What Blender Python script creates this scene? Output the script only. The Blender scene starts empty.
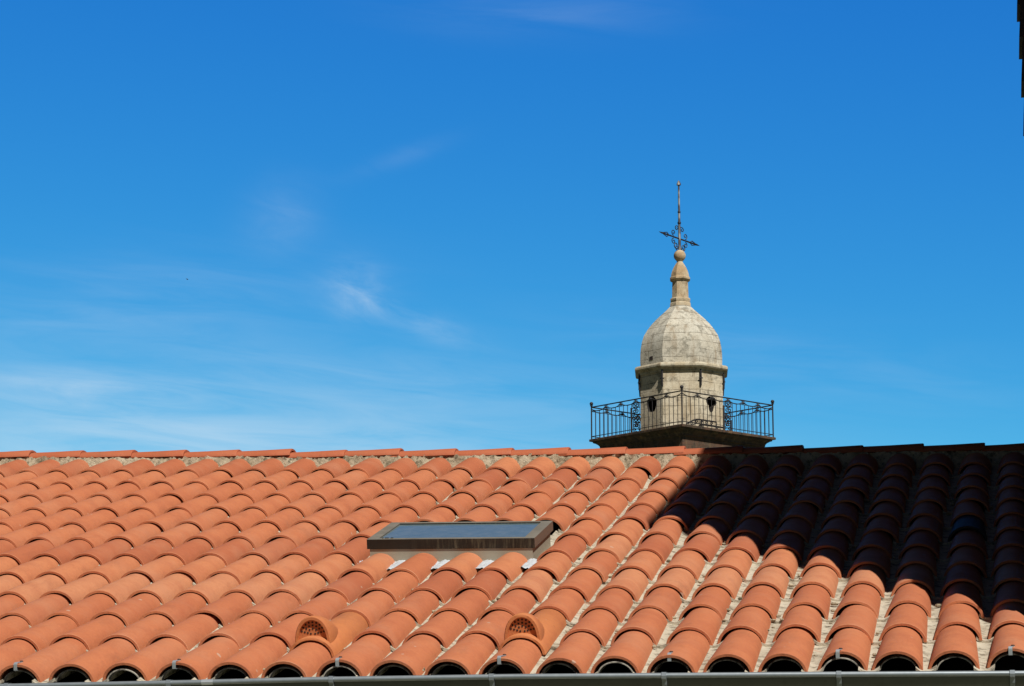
import bpy, math, random
from mathutils import Vector, Matrix

random.seed(11)
PI = math.pi
R = math.radians
SC = bpy.context.scene
COL = SC.collection

# ------------------------------------------------------------------ camera
Z0 = 6.0                                   # height of the eave above the ground
CAM = Vector((3.72700, -8.76858, Z0 - 0.555146))
cd = bpy.data.cameras.new('camera')
cd.sensor_width = 36.0
cd.lens = 2400.0 / 1024.0 * 36.0
cd.clip_start = 0.1
cd.clip_end = 8000.0
cam = bpy.data.objects.new('camera', cd)
COL.objects.link(cam)
RC = ((0.97984476, -0.02487998, -0.198205005),
      (0.19927848, 0.19062776, 0.96122273),
      (0.01386817, -0.98134706, 0.19174366))
m = Matrix([[r[0], -r[1], -r[2]] for r in RC]).to_4x4()
m.translation = CAM
cam.matrix_world = m
SC.camera = cam

# ------------------------------------------------------------------ world, sun, exposure
SUN_AZ, SUN_EL = 145.0, 48.0               # clockwise from +Y, above the horizon
W = bpy.data.worlds.new('World')
SC.world = W
W.use_nodes = True
wn = W.node_tree
wn.nodes.clear()


def wmath(op, a, b=None, c=None, clamp=False):
    n = wn.nodes.new('ShaderNodeMath')
    n.operation = op
    n.use_clamp = clamp
    for k, v in enumerate((a, b, c)):
        if v is None:
            continue
        if isinstance(v, (int, float)):
            n.inputs[k].default_value = v
        else:
            wn.links.new(v, n.inputs[k])
    return n.outputs[0]


wout = wn.nodes.new('ShaderNodeOutputWorld')
wbg = wn.nodes.new('ShaderNodeBackground')
wbg.inputs[1].default_value = 0.1
wn.links.new(wbg.outputs[0], wout.inputs[0])
sky = wn.nodes.new('ShaderNodeTexSky')
sky.sky_type = 'NISHITA'
sky.sun_disc = False
sky.sun_elevation = R(SUN_EL)
sky.sun_rotation = R(SUN_AZ)
sky.altitude = 1500
sky.air_density = 0.8
sky.dust_density = 0.0
sky.ozone_density = 6.0
sep = wn.nodes.new('ShaderNodeSeparateColor')
wn.links.new(sky.outputs[0], sep.inputs[0])
# deep blue: a per-channel tone curve on the sky, capped to dim the fill
chan = []
for k, (gain, power, top) in enumerate(((2.45, 2.05, 1.7), (1.53, 1.17, 5.2), (0.95, 0.42, 8.3))):
    v = wmath('MULTIPLY', sep.outputs[k], 0.1)
    v = wmath('POWER', v, power)
    v = wmath('MULTIPLY', v, gain * 10.0)
    chan.append(wmath('MINIMUM', v, top))
# thin cirrus, laid out by azimuth and elevation on the sky
wtc = wn.nodes.new('ShaderNodeTexCoord')
wsx = wn.nodes.new('ShaderNodeSeparateXYZ')
wn.links.new(wtc.outputs['Generated'], wsx.inputs[0])
AZ = wmath('MULTIPLY', wmath('ARCTAN2', wsx.outputs[0], wsx.outputs[1]), 180 / PI)
EL = wmath('MULTIPLY', wmath('ARCSINE', wsx.outputs[2]), 180 / PI)


# sky out of view darkened low, overhead and behind, to deepen the roof shade
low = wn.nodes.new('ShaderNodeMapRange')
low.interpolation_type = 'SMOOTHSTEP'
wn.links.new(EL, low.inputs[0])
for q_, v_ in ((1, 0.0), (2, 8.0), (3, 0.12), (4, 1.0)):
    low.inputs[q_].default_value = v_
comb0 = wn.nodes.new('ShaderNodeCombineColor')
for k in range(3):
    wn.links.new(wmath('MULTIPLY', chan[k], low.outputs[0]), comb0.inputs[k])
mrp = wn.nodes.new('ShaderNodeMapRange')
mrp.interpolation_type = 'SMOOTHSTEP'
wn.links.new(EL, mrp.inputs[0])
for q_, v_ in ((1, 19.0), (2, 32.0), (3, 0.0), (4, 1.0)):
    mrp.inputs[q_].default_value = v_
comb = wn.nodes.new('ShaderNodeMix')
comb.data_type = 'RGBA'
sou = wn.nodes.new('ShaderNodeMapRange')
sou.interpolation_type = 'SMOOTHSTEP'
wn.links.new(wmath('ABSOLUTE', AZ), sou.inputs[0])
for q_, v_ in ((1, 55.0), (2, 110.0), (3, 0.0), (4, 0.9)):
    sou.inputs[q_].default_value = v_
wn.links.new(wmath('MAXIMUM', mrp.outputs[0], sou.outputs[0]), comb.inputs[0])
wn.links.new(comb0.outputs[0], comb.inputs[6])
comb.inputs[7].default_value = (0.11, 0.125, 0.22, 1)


def wnoise(sx, sy, scale, tilt, detail=7.0, rough=0.6, dist=0.6):
    ca, sa = math.cos(R(tilt)), math.sin(R(tilt))
    p = wmath('ADD', wmath('MULTIPLY', AZ, ca), wmath('MULTIPLY', EL, sa))
    q = wmath('SUBTRACT', wmath('MULTIPLY', EL, ca), wmath('MULTIPLY', AZ, sa))
    cx = wn.nodes.new('ShaderNodeCombineXYZ')
    wn.links.new(wmath('MULTIPLY', p, sx), cx.inputs[0])
    wn.links.new(wmath('MULTIPLY', q, sy), cx.inputs[1])
    n = wn.nodes.new('ShaderNodeTexNoise')
    n.inputs['Scale'].default_value = scale
    n.inputs['Detail'].default_value = detail
    n.inputs['Roughness'].default_value = rough
    n.inputs['Distortion'].default_value = dist
    wn.links.new(cx.outputs[0], n.inputs['Vector'])
    return n.outputs[0]


n_fine = wnoise(0.5, 1.5, 1.0, -14)
n_flat = wnoise(0.22, 1.6, 1.0, -4)
n_diag = wnoise(0.3, 1.5, 1.1, 22)


def wblob(az, el, sx, sy, tilt, strength, noise, lo=0.36, hi=0.75):
    ca, sa = math.cos(R(tilt)), math.sin(R(tilt))
    da = wmath('SUBTRACT', AZ, az)
    de = wmath('SUBTRACT', EL, el)
    p = wmath('ADD', wmath('MULTIPLY', da, ca / sx), wmath('MULTIPLY', de, sa / sx))
    q = wmath('SUBTRACT', wmath('MULTIPLY', de, ca / sy), wmath('MULTIPLY', da, sa / sy))
    g = wmath('EXPONENT', wmath('MULTIPLY', wmath('ADD', wmath('MULTIPLY', p, p), wmath('MULTIPLY', q, q)), -1.0))
    mr = wn.nodes.new('ShaderNodeMapRange')
    mr.interpolation_type = 'SMOOTHSTEP'
    wn.links.new(noise, mr.inputs[0])
    mr.inputs[1].default_value = lo
    mr.inputs[2].default_value = hi
    return wmath('MULTIPLY', wmath('MULTIPLY', g, mr.outputs[0]), strength)


blobs = [
    wblob(-15.45, 12.2, 0.75, 0.60, -24, 0.40, n_fine, 0.22, 0.80),
    wblob(-14.0, 11.55, 1.5, 0.34, -20, 0.24, n_fine, 0.22, 0.80),
    wblob(-17.3, 13.9, 0.9, 0.75, 25, 0.15, n_fine, 0.0, 0.9),
    wblob(-14.5, 15.4, 1.2, 0.22, 20, 0.06, n_fine, 0.0, 0.8),
    wblob(-11.0, 18.9, 3.2, 0.55, 0, 0.09, n_flat, 0.15, 0.85),
    wblob(-22.0, 9.6, 3.0, 0.45, 0, 0.42, n_flat, 0.30, 0.8),
    wblob(-19.0, 8.5, 6.0, 0.9, 0, 0.36, n_flat, 0.25, 0.85),
    wblob(-14.0, 10.0, 6.0, 0.8, -6, 0.18, n_flat, 0.25, 0.85),
    wblob(-21.0, 7.9, 8.0, 2.4, 0, 0.26, n_flat, 0.0, 0.55),
    wblob(-13.0, 7.4, 9.0, 1.8, 0, 0.20, n_flat, 0.0, 0.55),
    wblob(-5.0, 10.6, 5.0, 0.8, -8, 0.12, n_flat, 0.25, 0.85),
    wblob(-21.0, 11.8, 5.0, 1.0, 6, 0.14, n_flat, 0.25, 0.85),
]
tot = blobs[0]
for b_ in blobs[1:]:
    tot = wmath('ADD', tot, b_)
tot = wmath('MINIMUM', tot, 0.8)
wmix = wn.nodes.new('ShaderNodeMix')
wmix.data_type = 'RGBA'
wn.links.new(tot, wmix.inputs[0])
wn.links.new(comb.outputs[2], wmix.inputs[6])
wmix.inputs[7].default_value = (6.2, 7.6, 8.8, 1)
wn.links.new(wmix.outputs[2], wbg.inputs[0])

sd = bpy.data.lights.new('sun', 'SUN')
sd.energy = 5.0
sd.angle = R(0.5)
sd.color = (1.0, 0.955, 0.88)
sun = bpy.data.objects.new('sun', sd)
COL.objects.link(sun)
sdir = Vector((math.sin(R(SUN_AZ)) * math.cos(R(SUN_EL)), math.cos(R(SUN_AZ)) * math.cos(R(SUN_EL)), math.sin(R(SUN_EL))))
sun.rotation_euler = sdir.to_track_quat('Z', 'Y').to_euler()
sun.location = (10, -20, 30)

vs = SC.view_settings
vs.view_transform = 'Standard'
vs.look = 'None'
vs.exposure = 0.0
vs.gamma = 1.0
vs.use_curve_mapping = False
SC.cycles.max_bounces = 6
SC.cycles.use_denoising = True


# ------------------------------------------------------------------ materials
class NT:
    def __init__(s, name):
        s.m = bpy.data.materials.new(name)
        s.m.use_nodes = True
        s.t = s.m.node_tree
        s.b = s.t.nodes['Principled BSDF']
        s.tc = None

    def coord(s, kind='Object'):
        if s.tc is None:
            s.tc = s.t.nodes.new('ShaderNodeTexCoord')
        return s.tc.outputs[kind]

    def link(s, a, b):
        s.t.links.new(a, b)

    def math(s, op, a, b=None, clamp=False):
        n = s.t.nodes.new('ShaderNodeMath')
        n.operation = op
        n.use_clamp = clamp
        for k, v in enumerate((a, b)):
            if v is None:
                continue
            if isinstance(v, (int, float)):
                n.inputs[k].default_value = v
            else:
                s.link(v, n.inputs[k])
        return n.outputs[0]

    def noise(s, scale, detail=4, rough=0.55, vec=None, stretch=None, dist=0.0):
        n = s.t.nodes.new('ShaderNodeTexNoise')
        n.inputs['Scale'].default_value = scale
        n.inputs['Detail'].default_value = detail
        n.inputs['Roughness'].default_value = rough
        n.inputs['Distortion'].default_value = dist
        v = vec or s.coord()
        if stretch:
            mp = s.t.nodes.new('ShaderNodeMapping')
            mp.inputs['Scale'].default_value = stretch
            s.link(v, mp.inputs[0])
            v = mp.outputs[0]
        s.link(v, n.inputs['Vector'])
        return n.outputs[0]

    def ramp(s, fac, stops, interp='LINEAR'):
        n = s.t.nodes.new('ShaderNodeValToRGB')
        n.color_ramp.interpolation = interp
        e = n.color_ramp.elements
        while len(e) < len(stops):
            e.new(0.5)
        for k, (p, c) in enumerate(stops):
            e[k].position = p
            e[k].color = (c[0], c[1], c[2], 1) if not isinstance(c, (int, float)) else (c, c, c, 1)
        s.link(fac, n.inputs[0])
        return n.outputs[0]

    def mix(s, fac, a, b, blend='MIX'):
        n = s.t.nodes.new('ShaderNodeMix')
        n.data_type = 'RGBA'
        n.blend_type = blend
        for sock, v in ((n.inputs[0], fac), (n.inputs[6], a), (n.inputs[7], b)):
            if isinstance(v, (int, float)):
                sock.default_value = v
            elif isinstance(v, tuple):
                sock.default_value = (v[0], v[1], v[2], 1)
            else:
                s.link(v, sock)
        return n.outputs[2]

    def out(s, color=None, rough=0.8, metal=0.0, bump=None, bump_d=0.01, bump_s=0.5, spec=None, ior=None):
        if color is not None:
            if isinstance(color, tuple):
                s.b.inputs['Base Color'].default_value = (color[0], color[1], color[2], 1)
            else:
                s.link(color, s.b.inputs['Base Color'])
        if isinstance(rough, (int, float)):
            s.b.inputs['Roughness'].default_value = rough
        else:
            s.link(rough, s.b.inputs['Roughness'])
        s.b.inputs['Metallic'].default_value = metal
        if spec is not None:
            s.b.inputs['Specular IOR Level'].default_value = spec
        if ior is not None:
            s.b.inputs['IOR'].default_value = ior
        if bump is not None:
            n = s.t.nodes.new('ShaderNodeBump')
            n.inputs['Strength'].default_value = bump_s
            n.inputs['Distance'].default_value = bump_d
            s.link(bump, n.inputs['Height'])
            s.link(n.outputs[0], s.b.inputs['Normal'])
        return s.m


def terracotta(name, stops, speck=0.6, bloom=0.35):
    k = NT(name)
    g = k.t.nodes.new('ShaderNodeNewGeometry')
    base = k.ramp(g.outputs['Random Per Island'], stops)
    # fired-clay clouding inside each tile
    cl = k.noise(7.0, 5, 0.6)
    dark = k.mix(k.math('MULTIPLY', k.ramp(cl, [(0.42, 0.0), (0.70, 1.0)]), 0.42), base, (0.34, 0.088, 0.040))
    fine = k.noise(70.0, 3, 0.7)
    dark = k.mix(k.math('MULTIPLY', k.ramp(fine, [(0.35, 1.0), (0.6, 0.0)]), 0.16), dark, (0.30, 0.085, 0.045))
    soot = k.noise(5.0, 6, 0.7, stretch=(2.2, 0.7, 0.7), dist=0.4)
    dark = k.mix(k.math('MULTIPLY', k.ramp(soot, [(0.56, 0.0), (0.76, 1.0)]), 0.38), dark, (0.235, 0.085, 0.045))
    # pale bloom
    bl = k.noise(2.6, 6, 0.65, dist=0.5)
    c = k.mix(k.math('MULTIPLY', k.ramp(bl, [(0.48, 0.0), (0.72, 1.0)]), bloom), dark, (0.50, 0.235, 0.135))
    # lichen and lime flecks
    vo = k.t.nodes.new('ShaderNodeTexVoronoi')
    vo.inputs['Scale'].default_value = 9.0
    k.link(k.coord(), vo.inputs['Vector'])
    jit = k.noise(45, 3, 0.6)
    d = k.math('ADD', vo.outputs['Distance'], k.math('MULTIPLY', jit, 0.10))
    sepc = k.t.nodes.new('ShaderNodeSeparateColor')
    k.link(vo.outputs['Color'], sepc.inputs[0])
    rad = k.math('MULTIPLY', k.math('SUBTRACT', sepc.outputs[0], 0.50), 0.30)
    fl = k.math('LESS_THAN', d, rad)
    c = k.mix(k.math('MULTIPLY', fl, speck), c, (0.52, 0.40, 0.31))
    vo2 = k.t.nodes.new('ShaderNodeTexVoronoi')
    vo2.inputs['Scale'].default_value = 26.0
    k.link(k.coord(), vo2.inputs['Vector'])
    sepd = k.t.nodes.new('ShaderNodeSeparateColor')
    k.link(vo2.outputs['Color'], sepd.inputs[0])
    rad2 = k.math('MULTIPLY', k.math('SUBTRACT', sepd.outputs[0], 0.72), 0.45)
    fl2 = k.math('LESS_THAN', vo2.outputs['Distance'], rad2)
    c = k.mix(k.math('MULTIPLY', fl2, 0.35), c, (0.20, 0.07, 0.04))
    bump = k.math('ADD', k.math('MULTIPLY', fine, 0.4), k.math('MULTIPLY', k.noise(18, 4, 0.6), 1.0))
    return k.out(c, k.ramp(cl, [(0.3, 0.62), (0.7, 0.82)]), bump=bump, bump_d=0.005, bump_s=0.65, spec=0.35)


M = {}
M['tile'] = terracotta('terracotta', [(0.0, (0.40, 0.118, 0.054)), (0.12, (0.46, 0.148, 0.066)), (0.40, (0.50, 0.166, 0.073)),
                                      (0.70, (0.53, 0.187, 0.083)), (0.90, (0.56, 0.218, 0.100)), (1.0, (0.55, 0.262, 0.145))], bloom=0.42)
M['ridge'] = terracotta('ridge_terracotta', [(0.0, (0.39, 0.098, 0.042)), (1.0, (0.46, 0.135, 0.058))], bloom=0.15)
M['vent'] = terracotta('new_terracotta', [(0.0, (0.52, 0.185, 0.066)), (1.0, (0.54, 0.195, 0.070))], bloom=0.1)
k = NT('glazed_tile')
M['glass_tile'] = k.out(k.mix(k.noise(6), (0.040, 0.038, 0.040), (0.065, 0.060, 0.062)), 0.6, spec=0.10)

k = NT('pale_mortar')
c = k.ramp(k.noise(5, 6, 0.65), [(0.25, (0.30, 0.25, 0.18)), (0.48, (0.47, 0.43, 0.335)), (0.75, (0.55, 0.51, 0.41))])
c = k.mix(k.ramp(k.noise(24, 5, 0.7), [(0.50, 0.0), (0.64, 0.85)]), c, (0.11, 0.085, 0.055))
c = k.mix(k.ramp(k.noise(11, 4, 0.6, stretch=(1, 1.7, 1.2)), [(0.62, 0.0), (0.72, 0.6)]), c, (0.46, 0.19, 0.10))
M['channel'] = k.out(c, 0.9, bump=k.noise(60, 5, 0.7), bump_d=0.006, bump_s=0.7)

k = NT('ridge_mortar')
c = k.ramp(k.noise(9, 6, 0.7), [(0.30, (0.20, 0.16, 0.10)), (0.47, (0.46, 0.39, 0.27)), (0.7, (0.58, 0.51, 0.38))])
c = k.mix(k.ramp(k.noise(30, 6, 0.75), [(0.50, 0.0), (0.62, 0.85)]), c, (0.085, 0.075, 0.04))
M['mortar'] = k.out(c, 0.95, bump=k.noise(45, 6, 0.75), bump_d=0.012, bump_s=0.9)

k = NT('pale_cement_rim')
M['cement'] = k.out(k.ramp(k.noise(30, 5, 0.7), [(0.38, (0.06, 0.05, 0.04)), (0.56, (0.42, 0.39, 0.33))]), 0.9)
k = NT('dark_underlay_hole_shade')
M['dark'] = k.out(k.mix(k.noise(12), (0.018, 0.014, 0.011), (0.035, 0.026, 0.02)), 0.95)  # underlay; also painted as shade in the drum, dome and vent holes

k = NT('weathered_zinc')
c = k.ramp(k.noise(4, 5, 0.6, stretch=(0.4, 2, 2)), [(0.3, (0.090, 0.098, 0.095)), (0.7, (0.155, 0.165, 0.16))])
c = k.mix(k.ramp(k.noise(40, 4, 0.7), [(0.55, 0.0), (0.7, 0.4)]), c, (0.09, 0.09, 0.08))
M['zinc'] = k.out(c, 0.42, metal=0.55, bump=k.noise(15), bump_d=0.002, bump_s=0.3)
k = NT('galvanised_strap')
M['strap'] = k.out(k.mix(k.noise(40), (0.22, 0.26, 0.29), (0.36, 0.40, 0.43)), 0.4, metal=0.5)
k = NT('bright_zinc')
M['hook'] = k.out(k.mix(k.noise(60), (0.45, 0.50, 0.55), (0.66, 0.70, 0.74)), 0.38, metal=0.6)
k = NT('screw_rust')
M['screw'] = k.out((0.05, 0.025, 0.018), 0.7)

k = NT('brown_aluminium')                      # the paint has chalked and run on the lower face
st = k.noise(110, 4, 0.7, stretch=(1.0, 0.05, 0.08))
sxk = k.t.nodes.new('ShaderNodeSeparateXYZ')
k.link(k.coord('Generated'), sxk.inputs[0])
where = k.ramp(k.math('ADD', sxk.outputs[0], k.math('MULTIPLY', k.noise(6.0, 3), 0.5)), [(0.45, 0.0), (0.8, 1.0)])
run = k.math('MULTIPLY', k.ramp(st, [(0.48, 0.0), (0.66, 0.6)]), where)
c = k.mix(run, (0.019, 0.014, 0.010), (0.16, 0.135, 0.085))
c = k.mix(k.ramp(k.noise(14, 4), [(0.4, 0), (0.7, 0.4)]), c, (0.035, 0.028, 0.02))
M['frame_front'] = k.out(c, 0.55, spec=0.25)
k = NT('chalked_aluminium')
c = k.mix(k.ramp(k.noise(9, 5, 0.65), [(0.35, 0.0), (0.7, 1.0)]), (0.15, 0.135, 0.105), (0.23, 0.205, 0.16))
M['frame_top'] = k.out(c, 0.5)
k = NT('grey_flashing')
c = k.mix(k.noise(7, 5, 0.6, stretch=(1, 1, 4)), (0.26, 0.235, 0.175), (0.37, 0.34, 0.26))
M['flashing'] = k.out(c, 0.6)
k = NT('lead_sheet')
c = k.mix(k.noise(16, 5, 0.6), (0.46, 0.50, 0.55), (0.62, 0.66, 0.70))
M['lead'] = k.out(c, 0.45, bump=k.noise(30, 4), bump_d=0.01, bump_s=0.8)
k = NT('window_pane')
dust = k.noise(18, 6, 0.7)
c = k.mix(k.ramp(dust, [(0.35, 0), (0.75, 1)]), (0.105, 0.165, 0.185), (0.17, 0.22, 0.235))
M['pane'] = k.out(c, k.ramp(dust, [(0.3, 0.05), (0.8, 0.16)]), ior=1.5, spec=0.5)

k = NT('lime_render')
M['render'] = k.out(k.mix(k.noise(2.5, 6, 0.6), (0.42, 0.37, 0.28), (0.56, 0.50, 0.40)), 0.9, bump=k.noise(50, 4), bump_d=0.004, bump_s=0.5)

k = NT('slate')
g = k.t.nodes.new('ShaderNodeNewGeometry')
c = k.ramp(g.outputs['Random Per Island'], [(0, (0.020, 0.020, 0.023)), (0.6, (0.032, 0.032, 0.035)), (1, (0.048, 0.045, 0.045))])
M['slate'] = k.out(c, 0.6, bump=k.noise(30, 4), bump_d=0.003, bump_s=0.5)


def stone(name, pale, ochre, grime, joints=True, course=0.27, block=1.25, grime_lo=0.52, speck=0.6):
    k = NT(name)
    o = k.coord()
    sx = k.t.nodes.new('ShaderNodeSeparateXYZ')
    k.link(o, sx.inputs[0])
    ang = k.math('MULTIPLY', k.math('ARCTAN2', sx.outputs[0], sx.outputs[1]), 1.38)
    cb = k.t.nodes.new('ShaderNodeCombineXYZ')
    k.link(ang, cb.inputs[0])
    k.link(sx.outputs[2], cb.inputs[1])
    wob = k.noise(3.0, 3, 0.5)
    cw = k.t.nodes.new('ShaderNodeVectorMath')
    cw.operation = 'ADD'
    k.link(cb.outputs[0], cw.inputs[0])
    cv_ = k.t.nodes.new('ShaderNodeCombineXYZ')
    k.link(k.math('MULTIPLY', wob, 0.05), cv_.inputs[1])
    k.link(cv_.outputs[0], cw.inputs[1])
    br = k.t.nodes.new('ShaderNodeTexBrick')
    br.inputs['Scale'].default_value = 1.0
    br.inputs['Brick Width'].default_value = block
    br.inputs['Row Height'].default_value = course
    br.inputs['Mortar Size'].default_value = 0.012
    br.inputs['Mortar Smooth'].default_value = 0.3
    br.inputs['Color1'].default_value = (0, 0, 0, 1)
    br.inputs['Color2'].default_value = (1, 1, 1, 1)
    br.inputs['Mortar'].default_value = (0.5, 0.5, 0.5, 1)
    k.link(cw.outputs[0], br.inputs['Vector'])
    c = k.mix(k.ramp(k.noise(1.7, 6, 0.65), [(0.40, 0), (0.62, 1)]), pale, ochre)
    if joints:
        c = k.mix(k.math('MULTIPLY', br.outputs['Color'], 0.35), c, (pale[0] * 1.08, pale[1] * 1.05, pale[2] * 0.98))
    c = k.mix(k.ramp(k.noise(3.6, 8, 0.74, dist=0.5), [(grime_lo, 0), (grime_lo + 0.13, 0.85)]), c, grime)
    c = k.mix(k.ramp(k.noise(24.0, 5, 0.78), [(0.52, 0), (0.68, speck)]), c, (grime[0] * 0.6, grime[1] * 0.6, grime[2] * 0.55))
    run = k.noise(5.0, 5, 0.6, stretch=(1, 1, 0.14))
    c = k.mix(k.ramp(run, [(0.54, 0), (0.68, 0.55)]), c, (0.22, 0.145, 0.07))
    hb = k.noise(14, 8, 0.75)
    if joints:
        jf = k.math('MULTIPLY', br.outputs['Fac'], k.ramp(k.noise(2.3, 4), [(0.40, 0.25), (0.55, 1.0)]))
        c = k.mix(k.math('MULTIPLY', jf, 0.68), c, (0.09, 0.07, 0.045))
        hb = k.math('SUBTRACT', hb, k.math('MULTIPLY', jf, 1.3))
    return k.out(c, 0.92, bump=hb, bump_d=0.012, bump_s=0.5)


M['stone'] = stone('lichened_limestone', (0.63, 0.565, 0.435), (0.47, 0.385, 0.26), (0.17, 0.15, 0.105))
M['stone_dome'] = stone('grey_limestone', (0.57, 0.54, 0.455), (0.44, 0.40, 0.32), (0.20, 0.185, 0.145), grime_lo=0.49, speck=0.8)
M['stone_trim'] = stone('moulded_limestone', (0.56, 0.51, 0.39), (0.45, 0.38, 0.26), (0.14, 0.125, 0.09), joints=False)
M['stone_pin'] = stone('rust_stained_limestone', (0.56, 0.48, 0.34), (0.42, 0.29, 0.16), (0.15, 0.115, 0.075), joints=False)
M['stone_dark'] = stone('blackened_stone', (0.085, 0.055, 0.034), (0.12, 0.055, 0.030), (0.020, 0.018, 0.013), joints=True, course=0.12, block=0.5, grime_lo=0.46)
k = NT('wrought_iron')
M['iron'] = k.out(k.mix(k.noise(12, 4), (0.018, 0.019, 0.024), (0.040, 0.034, 0.032)), 0.55, metal=0.3)
k = NT('galvanised_iron')
M['pale_iron'] = k.out(k.mix(k.ramp(k.noise(6, 4, stretch=(1, 1, 0.5)), [(0.42, 0), (0.6, 1)]), (0.10, 0.085, 0.075), (0.36, 0.38, 0.38)), 0.5, metal=0.4)
k = NT('dry_ground')
c = k.ramp(k.noise(0.05, 8, 0.65), [(0.35, (0.055, 0.075, 0.03)), (0.6, (0.13, 0.125, 0.07))])
M['ground'] = k.out(c, 0.95)
k = NT('bird_feathers')
M['bird'] = k.out((0.03, 0.028, 0.03), 0.8)


# ------------------------------------------------------------------ mesh helpers
class MB:
    def __init__(s):
        s.v, s.f, s.mi = [], [], []

    def add(s, verts, faces, mi=0):
        o = len(s.v)
        s.v += [tuple(p) for p in verts]
        for f in faces:
            s.f.append(tuple(i + o for i in f))
            s.mi.append(mi)

    def box(s, x0, x1, y0, y1, z0, z1, mi=0, fn=None):
        vv = [(x, y, z) for z in (z0, z1) for y in (y0, y1) for x in (x0, x1)]
        if fn:
            vv = [fn(*p) for p in vv]
        s.add(vv, [(0, 2, 3, 1), (4, 5, 7, 6), (0, 1, 5, 4), (1, 3, 7, 5), (3, 2, 6, 7), (2, 0, 4, 6)], mi)

    def tube(s, pts, r, n=6, mi=0, cap=True):
        pts = [Vector(p) for p in pts]
        rr = r if isinstance(r, (list, tuple)) else [r] * len(pts)
        rings = []
        prev = None
        for i, p in enumerate(pts):
            d = (pts[min(i + 1, len(pts) - 1)] - pts[max(i - 1, 0)]).normalized()
            up = prev if prev is not None else (Vector((0, 0, 1)) if abs(d.z) < 0.9 else Vector((1, 0, 0)))
            a = d.cross(up)
            if a.length < 1e-4:
                a = d.cross(Vector((0, 1, 0.1)))
            a.normalize()
            b = a.cross(d).normalized()
            prev = b
            rings.append([p + (a * math.cos(t) + b * math.sin(t)) * rr[i] for t in [2 * PI * q / n for q in range(n)]])
        v = [q for ring in rings for q in ring]
        f = []
        for i in range(len(pts) - 1):
            for q in range(n):
                f.append((i * n + q, i * n + (q + 1) % n, (i + 1) * n + (q + 1) % n, (i + 1) * n + q))
        if cap:
            f.append(tuple(range(n)))
            f.append(tuple((len(pts) - 1) * n + q for q in range(n))[::-1])
        s.add(v, f, mi)

    def poly_rings(s, rings, mi=0, cap0=True, cap1=True):
        n = len(rings[0])
        v = [q for ring in rings for q in ring]
        f = []
        for i in range(len(rings) - 1):
            for q in range(n):
                f.append((i * n + q, i * n + (q + 1) % n, (i + 1) * n + (q + 1) % n, (i + 1) * n + q))
        if cap0:
            f.append(tuple(range(n))[::-1])
        if cap1:
            f.append(tuple((len(rings) - 1) * n + q for q in range(n)))
        s.add(v, f, mi)

    def ball(s, c, r, n=12, m_=8, mi=0, sq=(1, 1, 1)):
        rings = []
        for i in range(1, m_):
            t = PI * i / m_
            rings.append([(c[0] + sq[0] * r * math.sin(t) * math.cos(2 * PI * q / n), c[1] + sq[1] * r * math.sin(t) * math.sin(2 * PI * q / n),
                           c[2] - sq[2] * r * math.cos(t)) for q in range(n)])
        s.poly_rings(rings, mi)

    def build(s, name, mats, parent=None, smooth=35, loc=None):
        me = bpy.data.meshes.new(name)
        me.from_pydata(s.v, [], s.f)
        if not isinstance(mats, (list, tuple)):
            mats = [mats]
        for q in mats:
            me.materials.append(q)
        me.polygons.foreach_set('material_index', s.mi)
        bm_fix(me)
        if smooth:
            me.polygons.foreach_set('use_smooth', [True] * len(me.polygons))
            me.set_sharp_from_angle(angle=R(smooth))
        me.update()
        o = bpy.data.objects.new(name, me)
        COL.objects.link(o)
        if parent is not None:
            o.parent = parent
        if loc is not None:
            o.location = loc
        return o


def bm_fix(me):
    import bmesh
    bm = bmesh.new()
    bm.from_mesh(me)
    bmesh.ops.recalc_face_normals(bm, faces=bm.faces)
    bm.to_mesh(me)
    bm.free()


def empty(name, loc, label, cat, rz=0.0, group=None):
    o = bpy.data.objects.new(name, None)
    COL.objects.link(o)
    o.location = loc
    o.rotation_euler = (0, 0, rz)
    o['label'] = label
    o['category'] = cat
    if group:
        o['group'] = group
    return o


# ------------------------------------------------------------------ ground
g = MB()
n = 24
ring = [(6000 * math.cos(2 * PI * q / n), 6000 * math.sin(2 * PI * q / n), 0) for q in range(n)]
g.add([(0, 0, 0)] + ring, [(0, q + 1, (q + 1) % n + 1) for q in range(n)])
go = g.build('ground', M['ground'], smooth=0)
go['kind'] = 'structure'

# ------------------------------------------------------------------ the tiled house
SL = R(16.5)
CS, SS = math.cos(SL), math.sin(SL)
EXPO = 0.46                                # visible length of a tile
I0, I1, NR = -17, 18, 12                   # tile columns and rows


def col_u(i, j):
    return 0.0271 + 0.208513 * i - 0.003627 * j + 0.00040967 * i * j - 0.00008504 * i * i


def col_v(i, j):
    ii = max(i, -13)
    # the first course was laid with a longer gauge than the rest
    sh = 0.060 * min(max(j, 0.0), 1.0) - (0.05 * max(0.0, j - 11.0))
    return sh - 0.10141 + 0.0110067 * ii + 0.460485 * j - 0.00215593 * ii * j + 0.00024953 * ii * ii


def roof(u, v, h):                         # along the ridge, up the slope, above the line of the tile crests
    return (u, v * CS - h * SS, Z0 + v * SS + h * CS)


house = empty('house', (0.5, 5.5, 0.0), 'house with a low terracotta barrel tile roof, skylight and zinc gutter across the foreground', 'house')
HOFF = Vector((0.5, 5.5, 0.0))


def hpt(u, v, h):
    p = roof(u, v, h)
    return (p[0] - HOFF.x, p[1] - HOFF.y, p[2])


def hw(x, y, z):
    return (x - HOFF.x, y - HOFF.y, z)


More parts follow.
